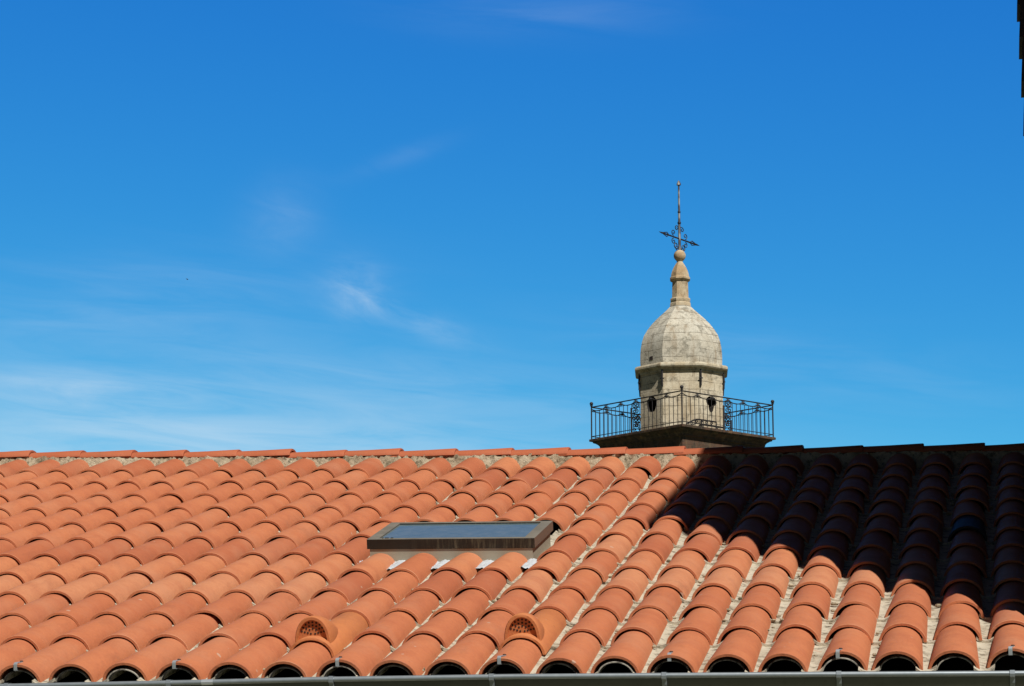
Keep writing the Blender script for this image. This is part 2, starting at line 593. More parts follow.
# walls with gables, closed up to the roof deck
DECK = -0.125
UL, UR = -3.66, 3.885
wl = MB()
yE, yR, yB = 0.22, 5.45, 10.7
zE = Z0 + DECK - 0.02
zR = zE + (yR - yE) * math.tan(SL) - 0.05
prof = [(yE, 0), (yB, 0), (yB, zE), (yR, zR), (yE, zE)]
wl.poly_rings([[hw(UL + 0.25, y, z) for y, z in prof], [hw(UR - 0.02, y, z) for y, z in prof]])
wl.build('wall', M['render'], house, smooth=0)

# roof deck (front and back slope): slabs under the tiles
rf = MB()
for (va, ua) in ((1, 0),):
    pts = []
    for i in (I0 - 0.6, I1 + 0.62):
        row = []
        for j, h in ((-0.02, DECK), (NR + 0.35, DECK)):
            row.append((col_u(i, j), col_v(i, j), h))
        pts.append(row)
    (a, b_), (c_, d_) = pts
    top = [hpt(*a), hpt(*c_), hpt(*d_), hpt(*b_)]
    bot = [(p[0], p[1], p[2] - 0.05) for p in top]
    rf.add(top + bot, [(0, 1, 2, 3), (7, 6, 5, 4), (0, 4, 5, 1), (1, 5, 6, 2), (2, 6, 7, 3), (3, 7, 4, 0)])
    bk = [top[3], top[2], (top[2][0], top[2][1] + 5.4, top[2][2] - 5.4 * math.tan(SL)), (top[3][0], top[3][1] + 5.4, top[3][2] - 5.4 * math.tan(SL))]
    bb = [(p[0], p[1], p[2] - 0.05) for p in bk]
    rf.add(bk + bb, [(0, 1, 2, 3), (7, 6, 5, 4), (1, 5, 6, 2), (2, 6, 7, 3), (3, 7, 4, 0)])
roofo = rf.build('roof', M['dark'], house, smooth=0)

NA = 16


def tile_geo(P, wf, hf, wb, hb, L, t, cut=0.0):
    """closed shell of one tapering half-barrel tile; P maps tile space to the mesh"""
    def sect(y, w, h):
        rho = (w * w + h * h) / (2 * h)
        a = math.asin(min(1.0, w / rho))
        out = []
        for q in range(NA + 1):                # between a circular arc and a half ellipse
            b_ = a * (2 * q / NA - 1)
            t_ = PI * q / NA
            x1, z1 = rho * math.sin(b_), h - rho * (1 - math.cos(b_))
            x2, z2 = -w * math.cos(t_), h * math.sin(t_)
            out.append(P(0.45 * x1 + 0.55 * x2, y, 0.45 * z1 + 0.55 * z2))
        return out
    rings = [sect(0.0, wf - 0.0014, hf - 0.0016), sect(0.0018, wf, hf), sect(L * 0.5, (wf + wb) / 2, (hf + hb) / 2 + 0.001), sect(L - 0.004, wb, hb), sect(L, wb - 0.003, hb - 0.003),
             sect(L, wb - t, hb - t), sect(0.0, wf - t, hf - t)]
    n = NA + 1
    v = [q for r_ in rings for q in r_]
    f = []
    nr = len(rings)
    for a in range(nr):
        b = (a + 1) % nr
        for q in range(NA):
            f.append((a * n + q, a * n + q + 1, b * n + q + 1, b * n + q))
    f.append(tuple(a * n for a in range(nr)))
    f.append(tuple(a * n + NA for a in range(nr))[::-1])
    return v, f


WF, HF, WB, HB, TH = 0.0925, 0.075, 0.0748, 0.0625, 0.0110


def frame_at(i, j, rnd=1.0, dz=0.0):
    u0, v0 = col_u(i, j), col_v(i, j)
    u1, v1 = col_u(i, j + 1), col_v(i, j + 1)
    ex = v1 - v0
    rot = math.atan2(u1 - u0, ex) + random.gauss(0, 0.010) * rnd
    du, dv = random.gauss(0, 0.0028) * rnd, random.gauss(0, 0.0055) * rnd
    tilt = random.gauss(0.001, 0.0022) * rnd
    roll = random.gauss(0, 0.012) * rnd
    cr, sr = math.cos(rot), math.sin(rot)

    def P(x, y, z):
        z2 = z + dz - HF + x * roll + (0.0025 - y * 0.012) + tilt * (0.46 - y)
        return hpt(u0 + du + x * cr + y * sr, v0 + dv + y * cr - x * sr, z2)
    return P, ex


def skip(i, j):
    return (4 <= i <= 7 and j in (5, 6))


VENTS = [(5, 1), (9, 1)]
GLASS = (17, 6)
# ---- cover tiles, one part per sloping row of tiles
for i in range(I0, I1 + 1):
    mb = MB()
    for j in range(NR):
        if skip(i, j) or (i, j) in VENTS or (i, j) == GLASS:
            if mb.v:
                mb.build('cover_tile_row', M['tile'], roofo, smooth=28)
                mb = MB()
            continue
        P, ex = frame_at(i, j)
        L = ex + 0.062
        if j == NR - 1:
            L = ex + 0.055
        elif skip(i, j + 1):
            L = ex + 0.060
        s_ = random.uniform(0.985, 1.015)
        top = j == NR - 1
        v, f = tile_geo(P, WF * s_, HF, (0.086 if top else WB) * s_, 0.078 if top else HB, L, TH)
        mb.add(v, f)
    mb.build('cover_tile_row', M['tile'], roofo, smooth=28)
P, ex = frame_at(GLASS[0], GLASS[1])
mb = MB()
v, f = tile_geo(P, WF, HF + 0.002, WB, HB, ex + 0.06, TH)
mb.add(v, f)
o = mb.build('cover_tile', M['glass_tile'], roofo, smooth=40)
o['label'] = 'single dark slate grey tile among the shaded terracotta'

# ---- channel tiles between the rows
for i in range(I0, I1):
    mb = MB()
    for j in range(NR):
        if 4 <= i <= 6 and j in (5, 6):
            if mb.v:
                mb.build('channel_tile_row', M['channel'], roofo, smooth=40)
                mb = MB()
            continue
        P, ex = frame_at(i + 0.5, j, 0.8)
        L = ex + 0.05
        y0 = -0.01 if j else -0.045
        n = 8
        t = 0.013

        def sect(y, w, dz):
            return [P(w * (2 * q / n - 1), y, -0.001 + dz + 0.016 * (2 * q / n - 1) ** 2) for q in range(n + 1)]
        rise = random.uniform(-0.002, 0.003)
        rings = [sect(y0, 0.036, rise), sect(L, 0.056, -0.004), sect(L, 0.056, -0.004 - t), sect(y0, 0.036, rise - t)]
        v = [q for r_ in rings for q in r_]
        f = []
        for a in range(4):
            b = (a + 1) % 4
            for q in range(n):
                f.append((a * (n + 1) + q, a * (n + 1) + q + 1, b * (n + 1) + q + 1, b * (n + 1) + q))
        f.append((0, n + 1, 2 * (n + 1), 3 * (n + 1)))
        f.append((n, 3 * (n + 1) + n, 2 * (n + 1) + n, n + 1 + n))
        mb.add(v, f)
    mb.build('channel_tile_row', M['channel'], roofo, smooth=40)

# ---- inner eave tiles with a pale cement rim, set back inside each arch
mb = MB()
for i in range(I0, I1 + 1):
    P, ex = frame_at(i, 0, 0.8)
    PP = (lambda P: (lambda x, y, z: P(x, y + 0.012, z)))(P)
    v, f = tile_geo(PP, WF - 0.023, HF - 0.0255, WB - 0.018, HB - 0.020, 0.30, 0.0050)
    mb.add(v, f)
mb.build('eave_tile_lining', M['cement'], roofo, smooth=40)

# ---- crumbs of mortar lying in the channels
mb = MB()
for q in range(230):
    i = int(random.triangular(-6, 18, 15)) + 0.5
    j = random.uniform(0.1, 11.5)
    if i > 17.6 or (3 <= i <= 8 and 4.6 < j < 7.3):
        continue
    u, v = col_u(i, j) + random.gauss(0, 0.018), col_v(i, j)
    r_ = random.uniform(0.004, 0.013)
    c0 = hpt(u, v, -HF + 0.009)
    mb.ball(c0, r_, 6, 4, 0, (random.uniform(0.7, 1.5), random.uniform(0.7, 1.5), 0.7))
o = mb.build('mortar_crumbs', M['mortar'], roofo, smooth=0)
o['kind'] = 'stuff'

# ---- ridge: mortar bedding and the half-round ridge tiles
mb = MB()
nu, nv = 420, 5
vv = []
for a in range(nu + 1):
    i = I0 - 0.5 + (I1 + 1.1 - I0) * a / nu
    for b in range(nv + 1):
        t = b / nv
        j = NR - 0.12 + 0.13 * t
        h = -0.105 + 0.116 * t + random.gauss(0, 0.004)
        vv.append(hpt(col_u(i, NR), col_v(i, j) + random.gauss(0, 0.006), h))
ff = []
for a in range(nu):
    for b in range(nv):
        p = a * (nv + 1) + b
        ff.append((p, p + nv + 1, p + nv + 2, p + 1))
mb.add(vv, ff)
mb.build('ridge_mortar', M['mortar'], roofo, smooth=60)

RP = 1.645
kk = 0
x_i = -10.7 - 4 * RP
while x_i < I1 + 1.2:
    mb = MB()
    iR, iL = min(x_i, I1 + 0.6), x_i - RP - 0.28
    rings_o, rings_i = [], []
    jz, jy = random.gauss(0, 0.002), random.gauss(0, 0.004)
    N2 = 18

    def sec(i, w, h, dz):
        c0 = Vector(hpt(col_u(i, NR), col_v(i, NR) + 0.086, 0.0))
        return [(c0.x, c0.y + jy - w * math.cos(PI * q / N2), c0.z - 0.016 + jz + dz + h * math.sin(PI * q / N2)) for q in range(N2 + 1)]
    rg = [sec(iL, 0.080, 0.043, 0.0), sec((iL + iR) / 2, 0.085, 0.047, 0.003), sec(iR - 0.03, 0.091, 0.052, 0.008), sec(iR, 0.088, 0.049, 0.008),
          sec(iR, 0.077, 0.038, 0.008), sec(iL, 0.068, 0.031, 0.0)]
    n = N2 + 1
    v = [q for r_ in rg for q in r_]
    f = []
    for a in range(len(rg)):
        b = (a + 1) % len(rg)
        for q in range(N2):
            f.append((a * n + q, a * n + q + 1, b * n + q + 1, b * n + q))
    f.append(tuple(a * n for a in range(len(rg))))
    f.append(tuple(a * n + N2 for a in range(len(rg)))[::-1])
    mb.add(v, f)
    mb.build('ridge_tile', M['ridge'], roofo, smooth=40)
    x_i += RP

# ---- ventilation tiles with a grilled cowl
for (i, j) in VENTS:
    P0_, ex = frame_at(i, j, 0.4)
    P = (lambda P0_: (lambda x, y, z: P0_(x, y - 0.146, z + 0.004)))(P0_)
    mb = MB()
    v, f = tile_geo(P, WF * 1.03, HF + 0.002, WB, HB, ex + 0.206, TH)
    mb.add(v, f)
    secs = [(0.030, 0.0700, 0.117), (0.034, 0.0730, 0.1205), (0.08, 0.0720, 0.1160), (0.14, 0.067, 0.100), (0.20, 0.058, 0.076), (0.26, 0.046, 0.050), (0.31, 0.032, 0.026), (0.35, 0.016, 0.004)]
    n = 16

    def hs(y, w, h):
        base = HF - 0.040 - y * 0.02
        return [P(-w * math.cos(PI * q / n), y, base + h * math.sin(PI * q / n) ** 0.78) for q in range(n + 1)]
    rings = [hs(*s_) for s_ in secs]
    v = [q for r_ in rings for q in r_]
    f = []
    for a in range(len(rings) - 1):
        for q in range(n):
            f.append((a * (n + 1) + q, a * (n + 1) + q + 1, (a + 1) * (n + 1) + q + 1, (a + 1) * (n + 1) + q))
    # inner lip back to the grille
    li = hs(0.030, 0.0600, 0.1060)
    lj = hs(0.042, 0.0590, 0.1050)
    o0 = len(v)
    v += li + lj
    for q in range(n):
        f.append((q, q + 1, o0 + q + 1, o0 + q))
        f.append((o0 + q, o0 + q + 1, o0 + n + 1 + q + 1, o0 + n + 1 + q))
    mb.add(v, f)
    vt = mb.build('vent_tile', M['vent'], house, smooth=50)
    vt['label'] = 'orange ventilation tile with a grilled cowl, ' + ('the one lower left of the skylight' if i == 5 else 'the one straight below the skylight')
    gm = MB()
    pl = hs(0.042, 0.0605, 0.1065)
    gm.add(pl, [tuple(range(n + 1))])
    for rr_, num in ((0.86, 9), (0.63, 7), (0.40, 5), (0.17, 2)):
        for q in range(num):
            t = R(14) + R(152) * q / (num - 1)
            cx, cz = -0.054 * rr_ * math.cos(t), HF + 0.006 + 0.056 * rr_ * math.sin(t)
            hexa = [P(cx + 0.0042 * math.cos(PI / 4 * e), 0.0405, cz + 0.0042 * math.sin(PI / 4 * e)) for e in range(8)]
            gm.add(hexa, [tuple(range(8))], 1)  # flat dark discs paint the shade in the grille holes
    gm.build('grille', [M['vent'], M['dark']], vt, smooth=0)

# ---- tile hooks at the eave
for i in (-9, -6, -3, 0, 3, 6, 9, 12, 15, 18):
    P, ex = frame_at(i, 0, 0.3)
    mb = MB()
    lean = random.uniform(0.0, 0.012)
    path = [(0.034, HF - 0.002), (0.002, HF + 0.003), (-0.008, HF - 0.002), (-0.009, HF - 0.024), (0.006, HF - 0.028)]
    v = []
    for q, (y, z) in enumerate(path):
        w = 0.007
        sh = -lean * (1 if y < 0.02 else 0)
        v += [P(-w + sh, y, z), P(w + sh, y, z), P(w + sh, y + 0.001, z + 0.0025), P(-w + sh, y + 0.001, z + 0.0025)]
    f = []
    for q in range(len(path) - 1):
        for e in range(4):
            f.append((q * 4 + e, q * 4 + (e + 1) % 4, q * 4 + 4 + (e + 1) % 4, q * 4 + 4 + e))
    f += [(0, 1, 2, 3), (len(v) - 1, len(v) - 2, len(v) - 3, len(v) - 4)]
    mb.add(v, f)
    mb.ball(P(0.0, 0.037, HF + 0.001), 0.007, 8, 5, 1, (1.1, 1.0, 0.7))
    mb.build('tile_hook', [M['hook'], M['screw']], roofo, smooth=0)

# ---- gutter
RIM = [(-3.75, -0.195, -0.150), (-2.2, -0.20, -0.132), (-0.9, -0.185, -0.118), (-0.013, -0.158, -0.107), (0.767, -0.115, -0.087), (1.149, -0.092, -0.075), (1.944, -0.038, -0.058),
       (2.995, 0.044, -0.043), (3.86, 0.118, -0.032)]


def rim(x):
    for a, b in zip(RIM, RIM[1:]):
        if x <= b[0]:
            break
    t = (x - a[0]) / (b[0] - a[0])
    return a[1] + (b[1] - a[1]) * t, a[2] + (b[2] - a[2]) * t


gm = MB()
GR = 0.062
xs = [RIM[0][0] + (RIM[-1][0] - RIM[0][0]) * q / 40 for q in range(41)]
prof_o = [(GR - GR * math.cos(PI * q / 12) - 0.004, -GR * 1.05 * math.sin(PI * q / 12)) for q in range(13)]
rings = []
for x in xs:
    y, z = rim(x)
    outer = [hw(x, y + a, Z0 + z + b - 0.004) for a, b in prof_o]
    inner = [hw(x, y + 0.002 + (a - 0.0) * 0.965, Z0 + z + b * 0.965 - 0.004) for a, b in prof_o][::-1]
    rings.append(outer + inner)
gm.poly_rings(rings)
gut = gm.build('gutter', M['zinc'], house, smooth=40)
gm = MB()
gm.tube([hw(x, rim(x)[0] - 0.010, Z0 + rim(x)[1] - 0.0085) for x in xs], 0.0098, 12)
gm.build('rolled_rim', M['strap'], gut, smooth=40)
for x in (-2.6, -1.95, -1.3, -0.65, 0.02, 0.652, 1.272, 1.872, 2.505, 3.135, 3.75):
    y, z = rim(x)
    bm_ = MB()
    pts = [(y + a * 1.03 - 0.004, z + b * 1.05 - 0.006) for a, b in prof_o[:8]]
    pts = [(y + 0.012, z + 0.004), (y - 0.018, z + 0.003), (y - 0.021, z - 0.009), (y - 0.018, z - 0.019)] + pts[1:]
    v = []
    for (a, b) in pts:
        v += [hw(x - 0.009, a, Z0 + b), hw(x + 0.009, a, Z0 + b), hw(x + 0.009, a - 0.0035, Z0 + b - 0.0012), hw(x - 0.009, a - 0.0035, Z0 + b - 0.0012)]
    f = []
    for q in range(len(pts) - 1):
        for e in range(4):
            f.append((q * 4 + e, q * 4 + (e + 1) % 4, q * 4 + 4 + (e + 1) % 4, q * 4 + 4 + e))
    f += [(0, 1, 2, 3), (len(v) - 1, len(v) - 2, len(v) - 3, len(v) - 4)]
    bm_.add(v, f)
    bm_.build('gutter_bracket', M['strap'], gut, smooth=0)
# soldered joint sleeve
x = 0.80
sl = MB()
rings = []
for xx in (x - 0.022, x + 0.022):
    y, z = rim(xx)
    rings.append([hw(xx, y - 0.009 + 0.0112 * math.cos(2 * PI * q / 10), Z0 + z - 0.0085 + 0.0112 * math.sin(2 * PI * q / 10)) for q in range(10)])
sl.poly_rings(rings)
sl.build('joint_sleeve', M['hook'], gut)

# ---- skylight
skl = bpy.data.objects.new('skylight', None)
COL.objects.link(skl)
skl.parent = house
S0, S1, T0, T1 = 0.782, 1.590, 2.285, 2.765
HT, HBm = 0.052, 0.006
fm = MB()


def bar(u0, u1, v0, v1, h0, h1, mi_top=1, mi_side=0):
    vs_ = [hpt(u, v, h) for h in (h0, h1) for v in (v0, v1) for u in (u0, u1)]
    fm.add(vs_, [(0, 2, 3, 1)], mi_side)
    fm.add(vs_, [(4, 5, 7, 6)], mi_top)
    fm.add(vs_, [(0, 1, 5, 4)], mi_side)
    fm.add(vs_, [(1, 3, 7, 5), (3, 2, 6, 7), (2, 0, 4, 6)], 2)


BW, BS = 0.036, 0.052
bar(S0, S1, T0, T0 + BW, HBm, HT)
bar(S0, S1, T1 - BW, T1, HBm, HT)
bar(S0, S0 + BS, T0 + BW, T1 - BW, HBm, HT)
bar(S1 - BS, S1, T0 + BW, T1 - BW, HBm, HT)
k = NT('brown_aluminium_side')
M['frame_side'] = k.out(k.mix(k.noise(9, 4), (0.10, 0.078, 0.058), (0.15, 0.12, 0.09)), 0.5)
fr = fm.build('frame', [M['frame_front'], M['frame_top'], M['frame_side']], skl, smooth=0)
pm = MB()
vv = [hpt(u, v, h) for h in (HT - 0.014, HT - 0.006) for v in (T0 + BW - 0.004, T1 - BW + 0.004) for u in (S0 + BS - 0.004, S1 - BS + 0.004)]
pm.add(vv, [(0, 2, 3, 1), (4, 5, 7, 6), (0, 1, 5, 4), (1, 3, 7, 5), (3, 2, 6, 7), (2, 0, 4, 6)])
pm.build('pane', M['pane'], skl, smooth=0)
um = MB()
um.box(S0 + 0.012, S1 - 0.012, T0 + 0.005, T1 - 0.02, -0.13, HBm - 0.002, 0, hpt)
um.build('upstand', M['flashing'], skl, smooth=0)
cm = MB()
for (a, b) in ((0.068, 0.074), (0.082, 0.100), (0.110, 0.122)):
    cm.box(S0 + a, S0 + b, T0 + 0.026, T0 + 0.0345, HT + 0.0005, HT + 0.003, 0, hpt)
cm.build('glazing_clip', M['dark'], skl, smooth=0)
# crinkled lead apron dressed over the channels below, and side gutters
am = MB()
nu, nv = 90, 10
vv = []
for a in range(nu + 1):
    for b in range(nv + 1):
        u = S0 - 0.03 + (S1 - S0 + 0.06) * a / nu
        v = T0 - 0.20 + 0.215 * b / nv
        i = (u - 0.012) / 0.2085
        fr_ = i - math.floor(i)
        d = min(fr_, 1 - fr_) * 0.2085
        prof_h = -0.056 + (0.006 if d > 0.085 else 0.0)
        vv.append(hpt(u, v, prof_h + random.gauss(0, 0.0025)))
ff = []
for a in range(nu):
    for b in range(nv):
        p = a * (nv + 1) + b
        ff.append((p, p + nv + 1, p + nv + 2, p + 1))
am.add(vv, ff)
am.build('lead_apron', M['lead'], skl, smooth=60)
sm_ = MB()
sm_.box(S0 - 0.05, S0 + 0.011, T0 - 0.02, T1 + 0.15, -0.105, -0.085, 0, hpt)
sm_.box(S1 - 0.011, S1 + 0.04, T0 - 0.02, T1 + 0.15, -0.105, -0.085, 0, hpt)
sm_.box(S0 + 0.012, S1 - 0.012, T1 - 0.018, T1 + 0.38, -0.105, -0.085, 0, hpt)
sm_.build('side_flashing', M['flashing'], skl, smooth=0)

# ------------------------------------------------------------------ bell tower behind the ridge
ZC = CAM.z
TD = 77.0
TLOC = Vector((CAM.x - 0.1318 * TD + 0.235, CAM.y + TD, 0.0))
tower = empty('bell_tower', TLOC, 'pale stone bell tower top with an octagonal dome and iron railed platform beyond the ridge', 'tower', rz=R(7.5))
tower.rotation_euler = (0, R(-0.8), R(7.5))     # it leans a little to the left


def zt(y):                                  # height of a level on the tower axis
    return ZC + TD * (0.1626 + (424 - y) * 0.0004385)


ZP = ZC + 12.04                             # platform floor


def sq_ring(hs_, z):                        # square turned 45 degrees to the view
    d = hs_ * math.sqrt(2)
    return [(0, -d, z), (d, 0, z), (0, d, z), (-d, 0, z)]


tm = MB()
tm.poly_rings([sq_ring(1.62, 0), sq_ring(1.62, ZP - 0.9)])
tm.build('shaft', M['stone'], tower, smooth=0)
pm = MB()
pm.poly_rings([sq_ring(1.60, ZP - 0.95), sq_ring(1.66, ZP - 0.92), sq_ring(1.84, ZP - 0.90), sq_ring(1.84, ZP - 0.32), sq_ring(1.90, ZP - 0.31), sq_ring(1.905, ZP - 0.25), sq_ring(1.94, ZP - 0.20),
               sq_ring(2.00, ZP - 0.155), sq_ring(2.06, ZP - 0.13), sq_ring(2.07, ZP - 0.085), sq_ring(2.145, ZP - 0.08), sq_ring(2.15, ZP - 0.015), sq_ring(2.135, ZP)])
pm.build('platform', M['stone_dark'], tower, smooth=0)

AP, HSD = 1.335, 0.607


def oct_ring(s, z, ap=AP, hs_=HSD):
    a, h = ap * s, hs_ * s
    return [(-h, -a, z), (h, -a, z), (a, -h, z), (a, h, z), (h, a, z), (-h, a, z), (-a, h, z), (-a, -h, z)]


# lantern drum, two of its faces pierced
ZL = ZC + 14.10
lm = MB()
base, topr = oct_ring(1.0, ZP), oct_ring(1.0, ZL)
for q in range(8):
    a0, a1, b0, b1 = base[q], base[(q + 1) % 8], topr[q], topr[(q + 1) % 8]
    if q not in (1, 7):
        lm.add([a0, a1, b1, b0], [(0, 1, 2, 3)])
        continue
    A, B, Hh = Vector(a0), Vector(a1), ZL - ZP
    wdt = (B - A).length
    ex_ = (B - A).normalized()
    nrm = Vector((ex_.y, -ex_.x, 0))
    ccx, ccz = wdt * (0.50 if q == 7 else 0.46), 0.98
    hole, rect, deep = [], [], []
    nn = 20
    for e in range(nn):
        t = 2 * PI * e / nn
        rx, rz_ = (0.225, 0.27) if q == 7 else (0.23, 0.225)
        wob = 1 + (0.10 * math.sin(3 * t + q) if q == 1 else 0.0) + 0.05 * math.sin(5 * t)
        if q == 1 and math.sin(t) < -0.2:
            rx_ = rx * 0.62
            px_, pz = rx_ * math.cos(t) * wob, rz_ * 1.35 * math.sin(t)
        else:
            px_, pz = rx * math.cos(t) * wob, rz_ * math.sin(t) * wob
        hole.append(A + ex_ * (ccx + px_) + Vector((0, 0, ccz + pz)))
        deep.append(A + ex_ * (ccx + px_ * 1.2) + Vector((0, 0, ccz + pz * 1.2)) - nrm * 0.5)
        cx_, cz_ = math.cos(t), math.sin(t)
        sc_ = min(((wdt - ccx) if cx_ > 0 else ccx) / max(abs(cx_), 1e-6), ((Hh - ccz) if cz_ > 0 else ccz) / max(abs(cz_), 1e-6))
        rect.append(A + ex_ * (ccx + cx_ * sc_) + Vector((0, 0, ccz + cz_ * sc_)))
    o0 = len(lm.v)
    lm.add(hole + rect + deep, [(e, (e + 1) % nn, nn + (e + 1) % nn, nn + e) for e in range(nn)] + [])
    lm.add(hole + deep, [(e, nn + e, nn + (e + 1) % nn, (e + 1) % nn) for e in range(nn)], 1)  # inside of the opening painted dark, its shade put into the colour
    # the rectangle's corners
    for (cu, cz_) in ((0, 0), (wdt, 0), (wdt, Hh), (0, Hh)):
        cpt = A + ex_ * cu + Vector((0, 0, cz_))
        best = None
        for e in range(nn):
            r0, r1 = rect[e], rect[(e + 1) % nn]
            mid = ((r0 + r1) / 2 - cpt).length
            u0, u1 = (r0 - A).dot(ex_), (r1 - A).dot(ex_)
            same_u = abs(u0 - u1) < 1e-5
            same_z = abs(r0.z - r1.z) < 1e-5
            if not same_u and not same_z and (best is None or mid < best[0]):
                best = (mid, r0, r1)
        if best:
            lm.add([best[1], cpt, best[2]], [(0, 1, 2)])
    lm.add(deep, [tuple(range(nn))], 1)
lant = lm.build('lantern', [M['stone'], M['dark']], tower, smooth=0)

# iron cramps hanging under the cornice at the corners
for q in range(8):
    p = Vector(topr[q])
    d = Vector((p.x, p.y, 0)).normalized()
    bmx = MB()
    b0 = p + d * 0.03
    bmx.tube([(b0.x, b0.y, ZL - 0.02), (b0.x + d.x * 0.02, b0.y + d.y * 0.02, ZL - 0.30), (b0.x, b0.y, ZL - 0.56)], 0.034, 6)
    tx = Vector((-d.y, d.x, 0))
    c0 = b0 + d * 0.02
    bmx.tube([(c0.x - tx.x * 0.07, c0.y - tx.y * 0.07, ZL - 0.31), (c0.x + tx.x * 0.07, c0.y + tx.y * 0.07, ZL - 0.31)], 0.02, 6)
    bmx.build('iron_cramp', M['iron'], lant, smooth=40)

# cornice
cm = MB()
cm.poly_rings([oct_ring(1.0, ZL - 0.085), oct_ring(1.03, ZL - 0.07), oct_ring(1.035, ZL - 0.005), oct_ring(1.06, ZL + 0.01), oct_ring(1.065, ZL + 0.04), oct_ring(1.11, ZL + 0.052), oct_ring(1.13, ZL + 0.09),
               oct_ring(1.13, ZL + 0.145), oct_ring(1.11, ZL + 0.19), oct_ring(1.07, ZL + 0.215), oct_ring(1.0, ZL + 0.225)])
cm.build('cornice', M['stone_trim'], tower, smooth=28)

# dome: ogival octagon
dm = MB()
DP = [(ZL + 0.20, 1.325), (ZC + 14.50, 1.332), (ZC + 14.72, 1.328), (ZC + 14.93, 1.31), (ZC + 15.14, 1.272), (ZC + 15.36, 1.205), (ZC + 15.56, 1.09), (ZC + 15.75, 0.955), (ZC + 15.93, 0.80), (ZC + 16.09, 0.645),
      (ZC + 16.24, 0.49), (ZC + 16.37, 0.37), (ZC + 16.46, 0.30), (ZC + 16.50, 0.2)]
rings = []
for z, hw_ in DP:
    s_ = hw_ / AP
    t = min(1.0, max(0.0, (z - ZC - 15.0) / 1.6))
    rings.append(oct_ring(s_, z, AP, HSD + (AP * 0.4142 - HSD) * t))
# refine between levels for a smooth outline
dm.poly_rings(rings)
dome = dm.build('dome', M['stone_dome'], tower, smooth=30)
# putlog hole low on the dome's left face: dark block painted as its shade
hm = MB()
fa, fb = Vector(oct_ring(0.995, ZC + 14.53)[7]), Vector(oct_ring(0.995, ZC + 14.53)[0])
ex_ = (fb - fa).normalized()
nrm = Vector((ex_.y, -ex_.x, 0))
for (pos, sz) in ((0.50, 0.075),):
    c0 = fa + (fb - fa) * pos + nrm * 0.012
    vv = [c0 + ex_ * (sx * sz) + Vector((0, 0, sz_ * sz * 0.9)) - nrm * dd for dd in (0.0, 0.12) for (sx, sz_) in ((-1, -0.9), (1, -1), (0.9, 1), (-1, 0.8))]
    hm.add(vv, [(0, 1, 2, 3), (4, 7, 6, 5), (0, 4, 5, 1), (1, 5, 6, 2), (2, 6, 7, 3), (3, 7, 4, 0)])
hm.build('putlog_hole', M['dark'], dome, smooth=0)

# pinnacle
pn = MB()
PP_ = [(ZC + 16.42, 0.34), (ZC + 16.52, 0.335), (ZC + 16.55, 0.30), (ZC + 16.61, 0.325), (ZC + 16.675, 0.325), (ZC + 16.71, 0.272), (ZC + 17.27, 0.256), (ZC + 17.30, 0.30), (ZC + 17.33, 0.33), (ZC + 17.385, 0.33), (ZC + 17.42, 0.295),
       (ZC + 17.50, 0.288), (ZC + 17.62, 0.255), (ZC + 17.74, 0.205), (ZC + 17.84, 0.15), (ZC + 17.92, 0.10), (ZC + 17.96, 0.085), (ZC + 17.985, 0.115), (ZC + 18.02, 0.115), (ZC + 18.03, 0.08)]
pn.poly_rings([oct_ring(r_ / AP, z, AP, AP * 0.4142) for z, r_ in PP_])
pin = pn.build('pinnacle', M['stone_pin'], tower, smooth=28)
bl = MB()
bl.ball((0, 0, ZC + 18.155), 0.20, 20, 14)
bl.build('stone_ball', M['stone_pin'], pin, smooth=60)


# wrought-iron cross
def spiral(c, ax, up, r0, turns, sgn=1, n=22, start=0.0):
    pts = []
    for q in range(n + 1):
        t = q / n
        a = start + sgn * turns * 2 * PI * t
        r_ = r0 * (1 - 0.78 * t)
        pts.append(Vector(c) + Vector(ax) * (r_ * math.cos(a)) + Vector(up) * (r_ * math.sin(a)))
    return pts


cr = MB()
zc0 = ZC + 18.36
zx = zt(240)
zz = ZC + 20.60
cr.tube([(0, 0, zc0), (0, 0, zx), (0, 0, zt(222)), (0, 0, zz)], [0.048, 0.046, 0.040, 0.026], 8, 1)
cr.poly_rings([[(r_ * math.cos(2 * PI * q / 8), r_ * math.sin(2 * PI * q / 8), z) for q in range(8)] for z, r_ in ((zz - 0.05, 0.03), (zz - 0.03, 0.075), (zz + 0.03, 0.065), (zz + 0.12, 0.02))], 1)
cr.ball((0.0, 0.0, zt(213)), 0.052, 8, 6, 0)
cr.ball((0.0, 0.0, zt(224)), 0.062, 8, 6, 0)
YA = R(42)
ax = Vector((math.sin(YA), math.cos(YA), 0))
tiltv = Vector((ax.x, ax.y, -0.075)).normalized()
LA = 0.84
Cx = Vector((0, 0, zx))
cr.tube([Cx - tiltv * LA, Cx, Cx + tiltv * LA], 0.026, 6)
upv = Vector((0, 0, 1))
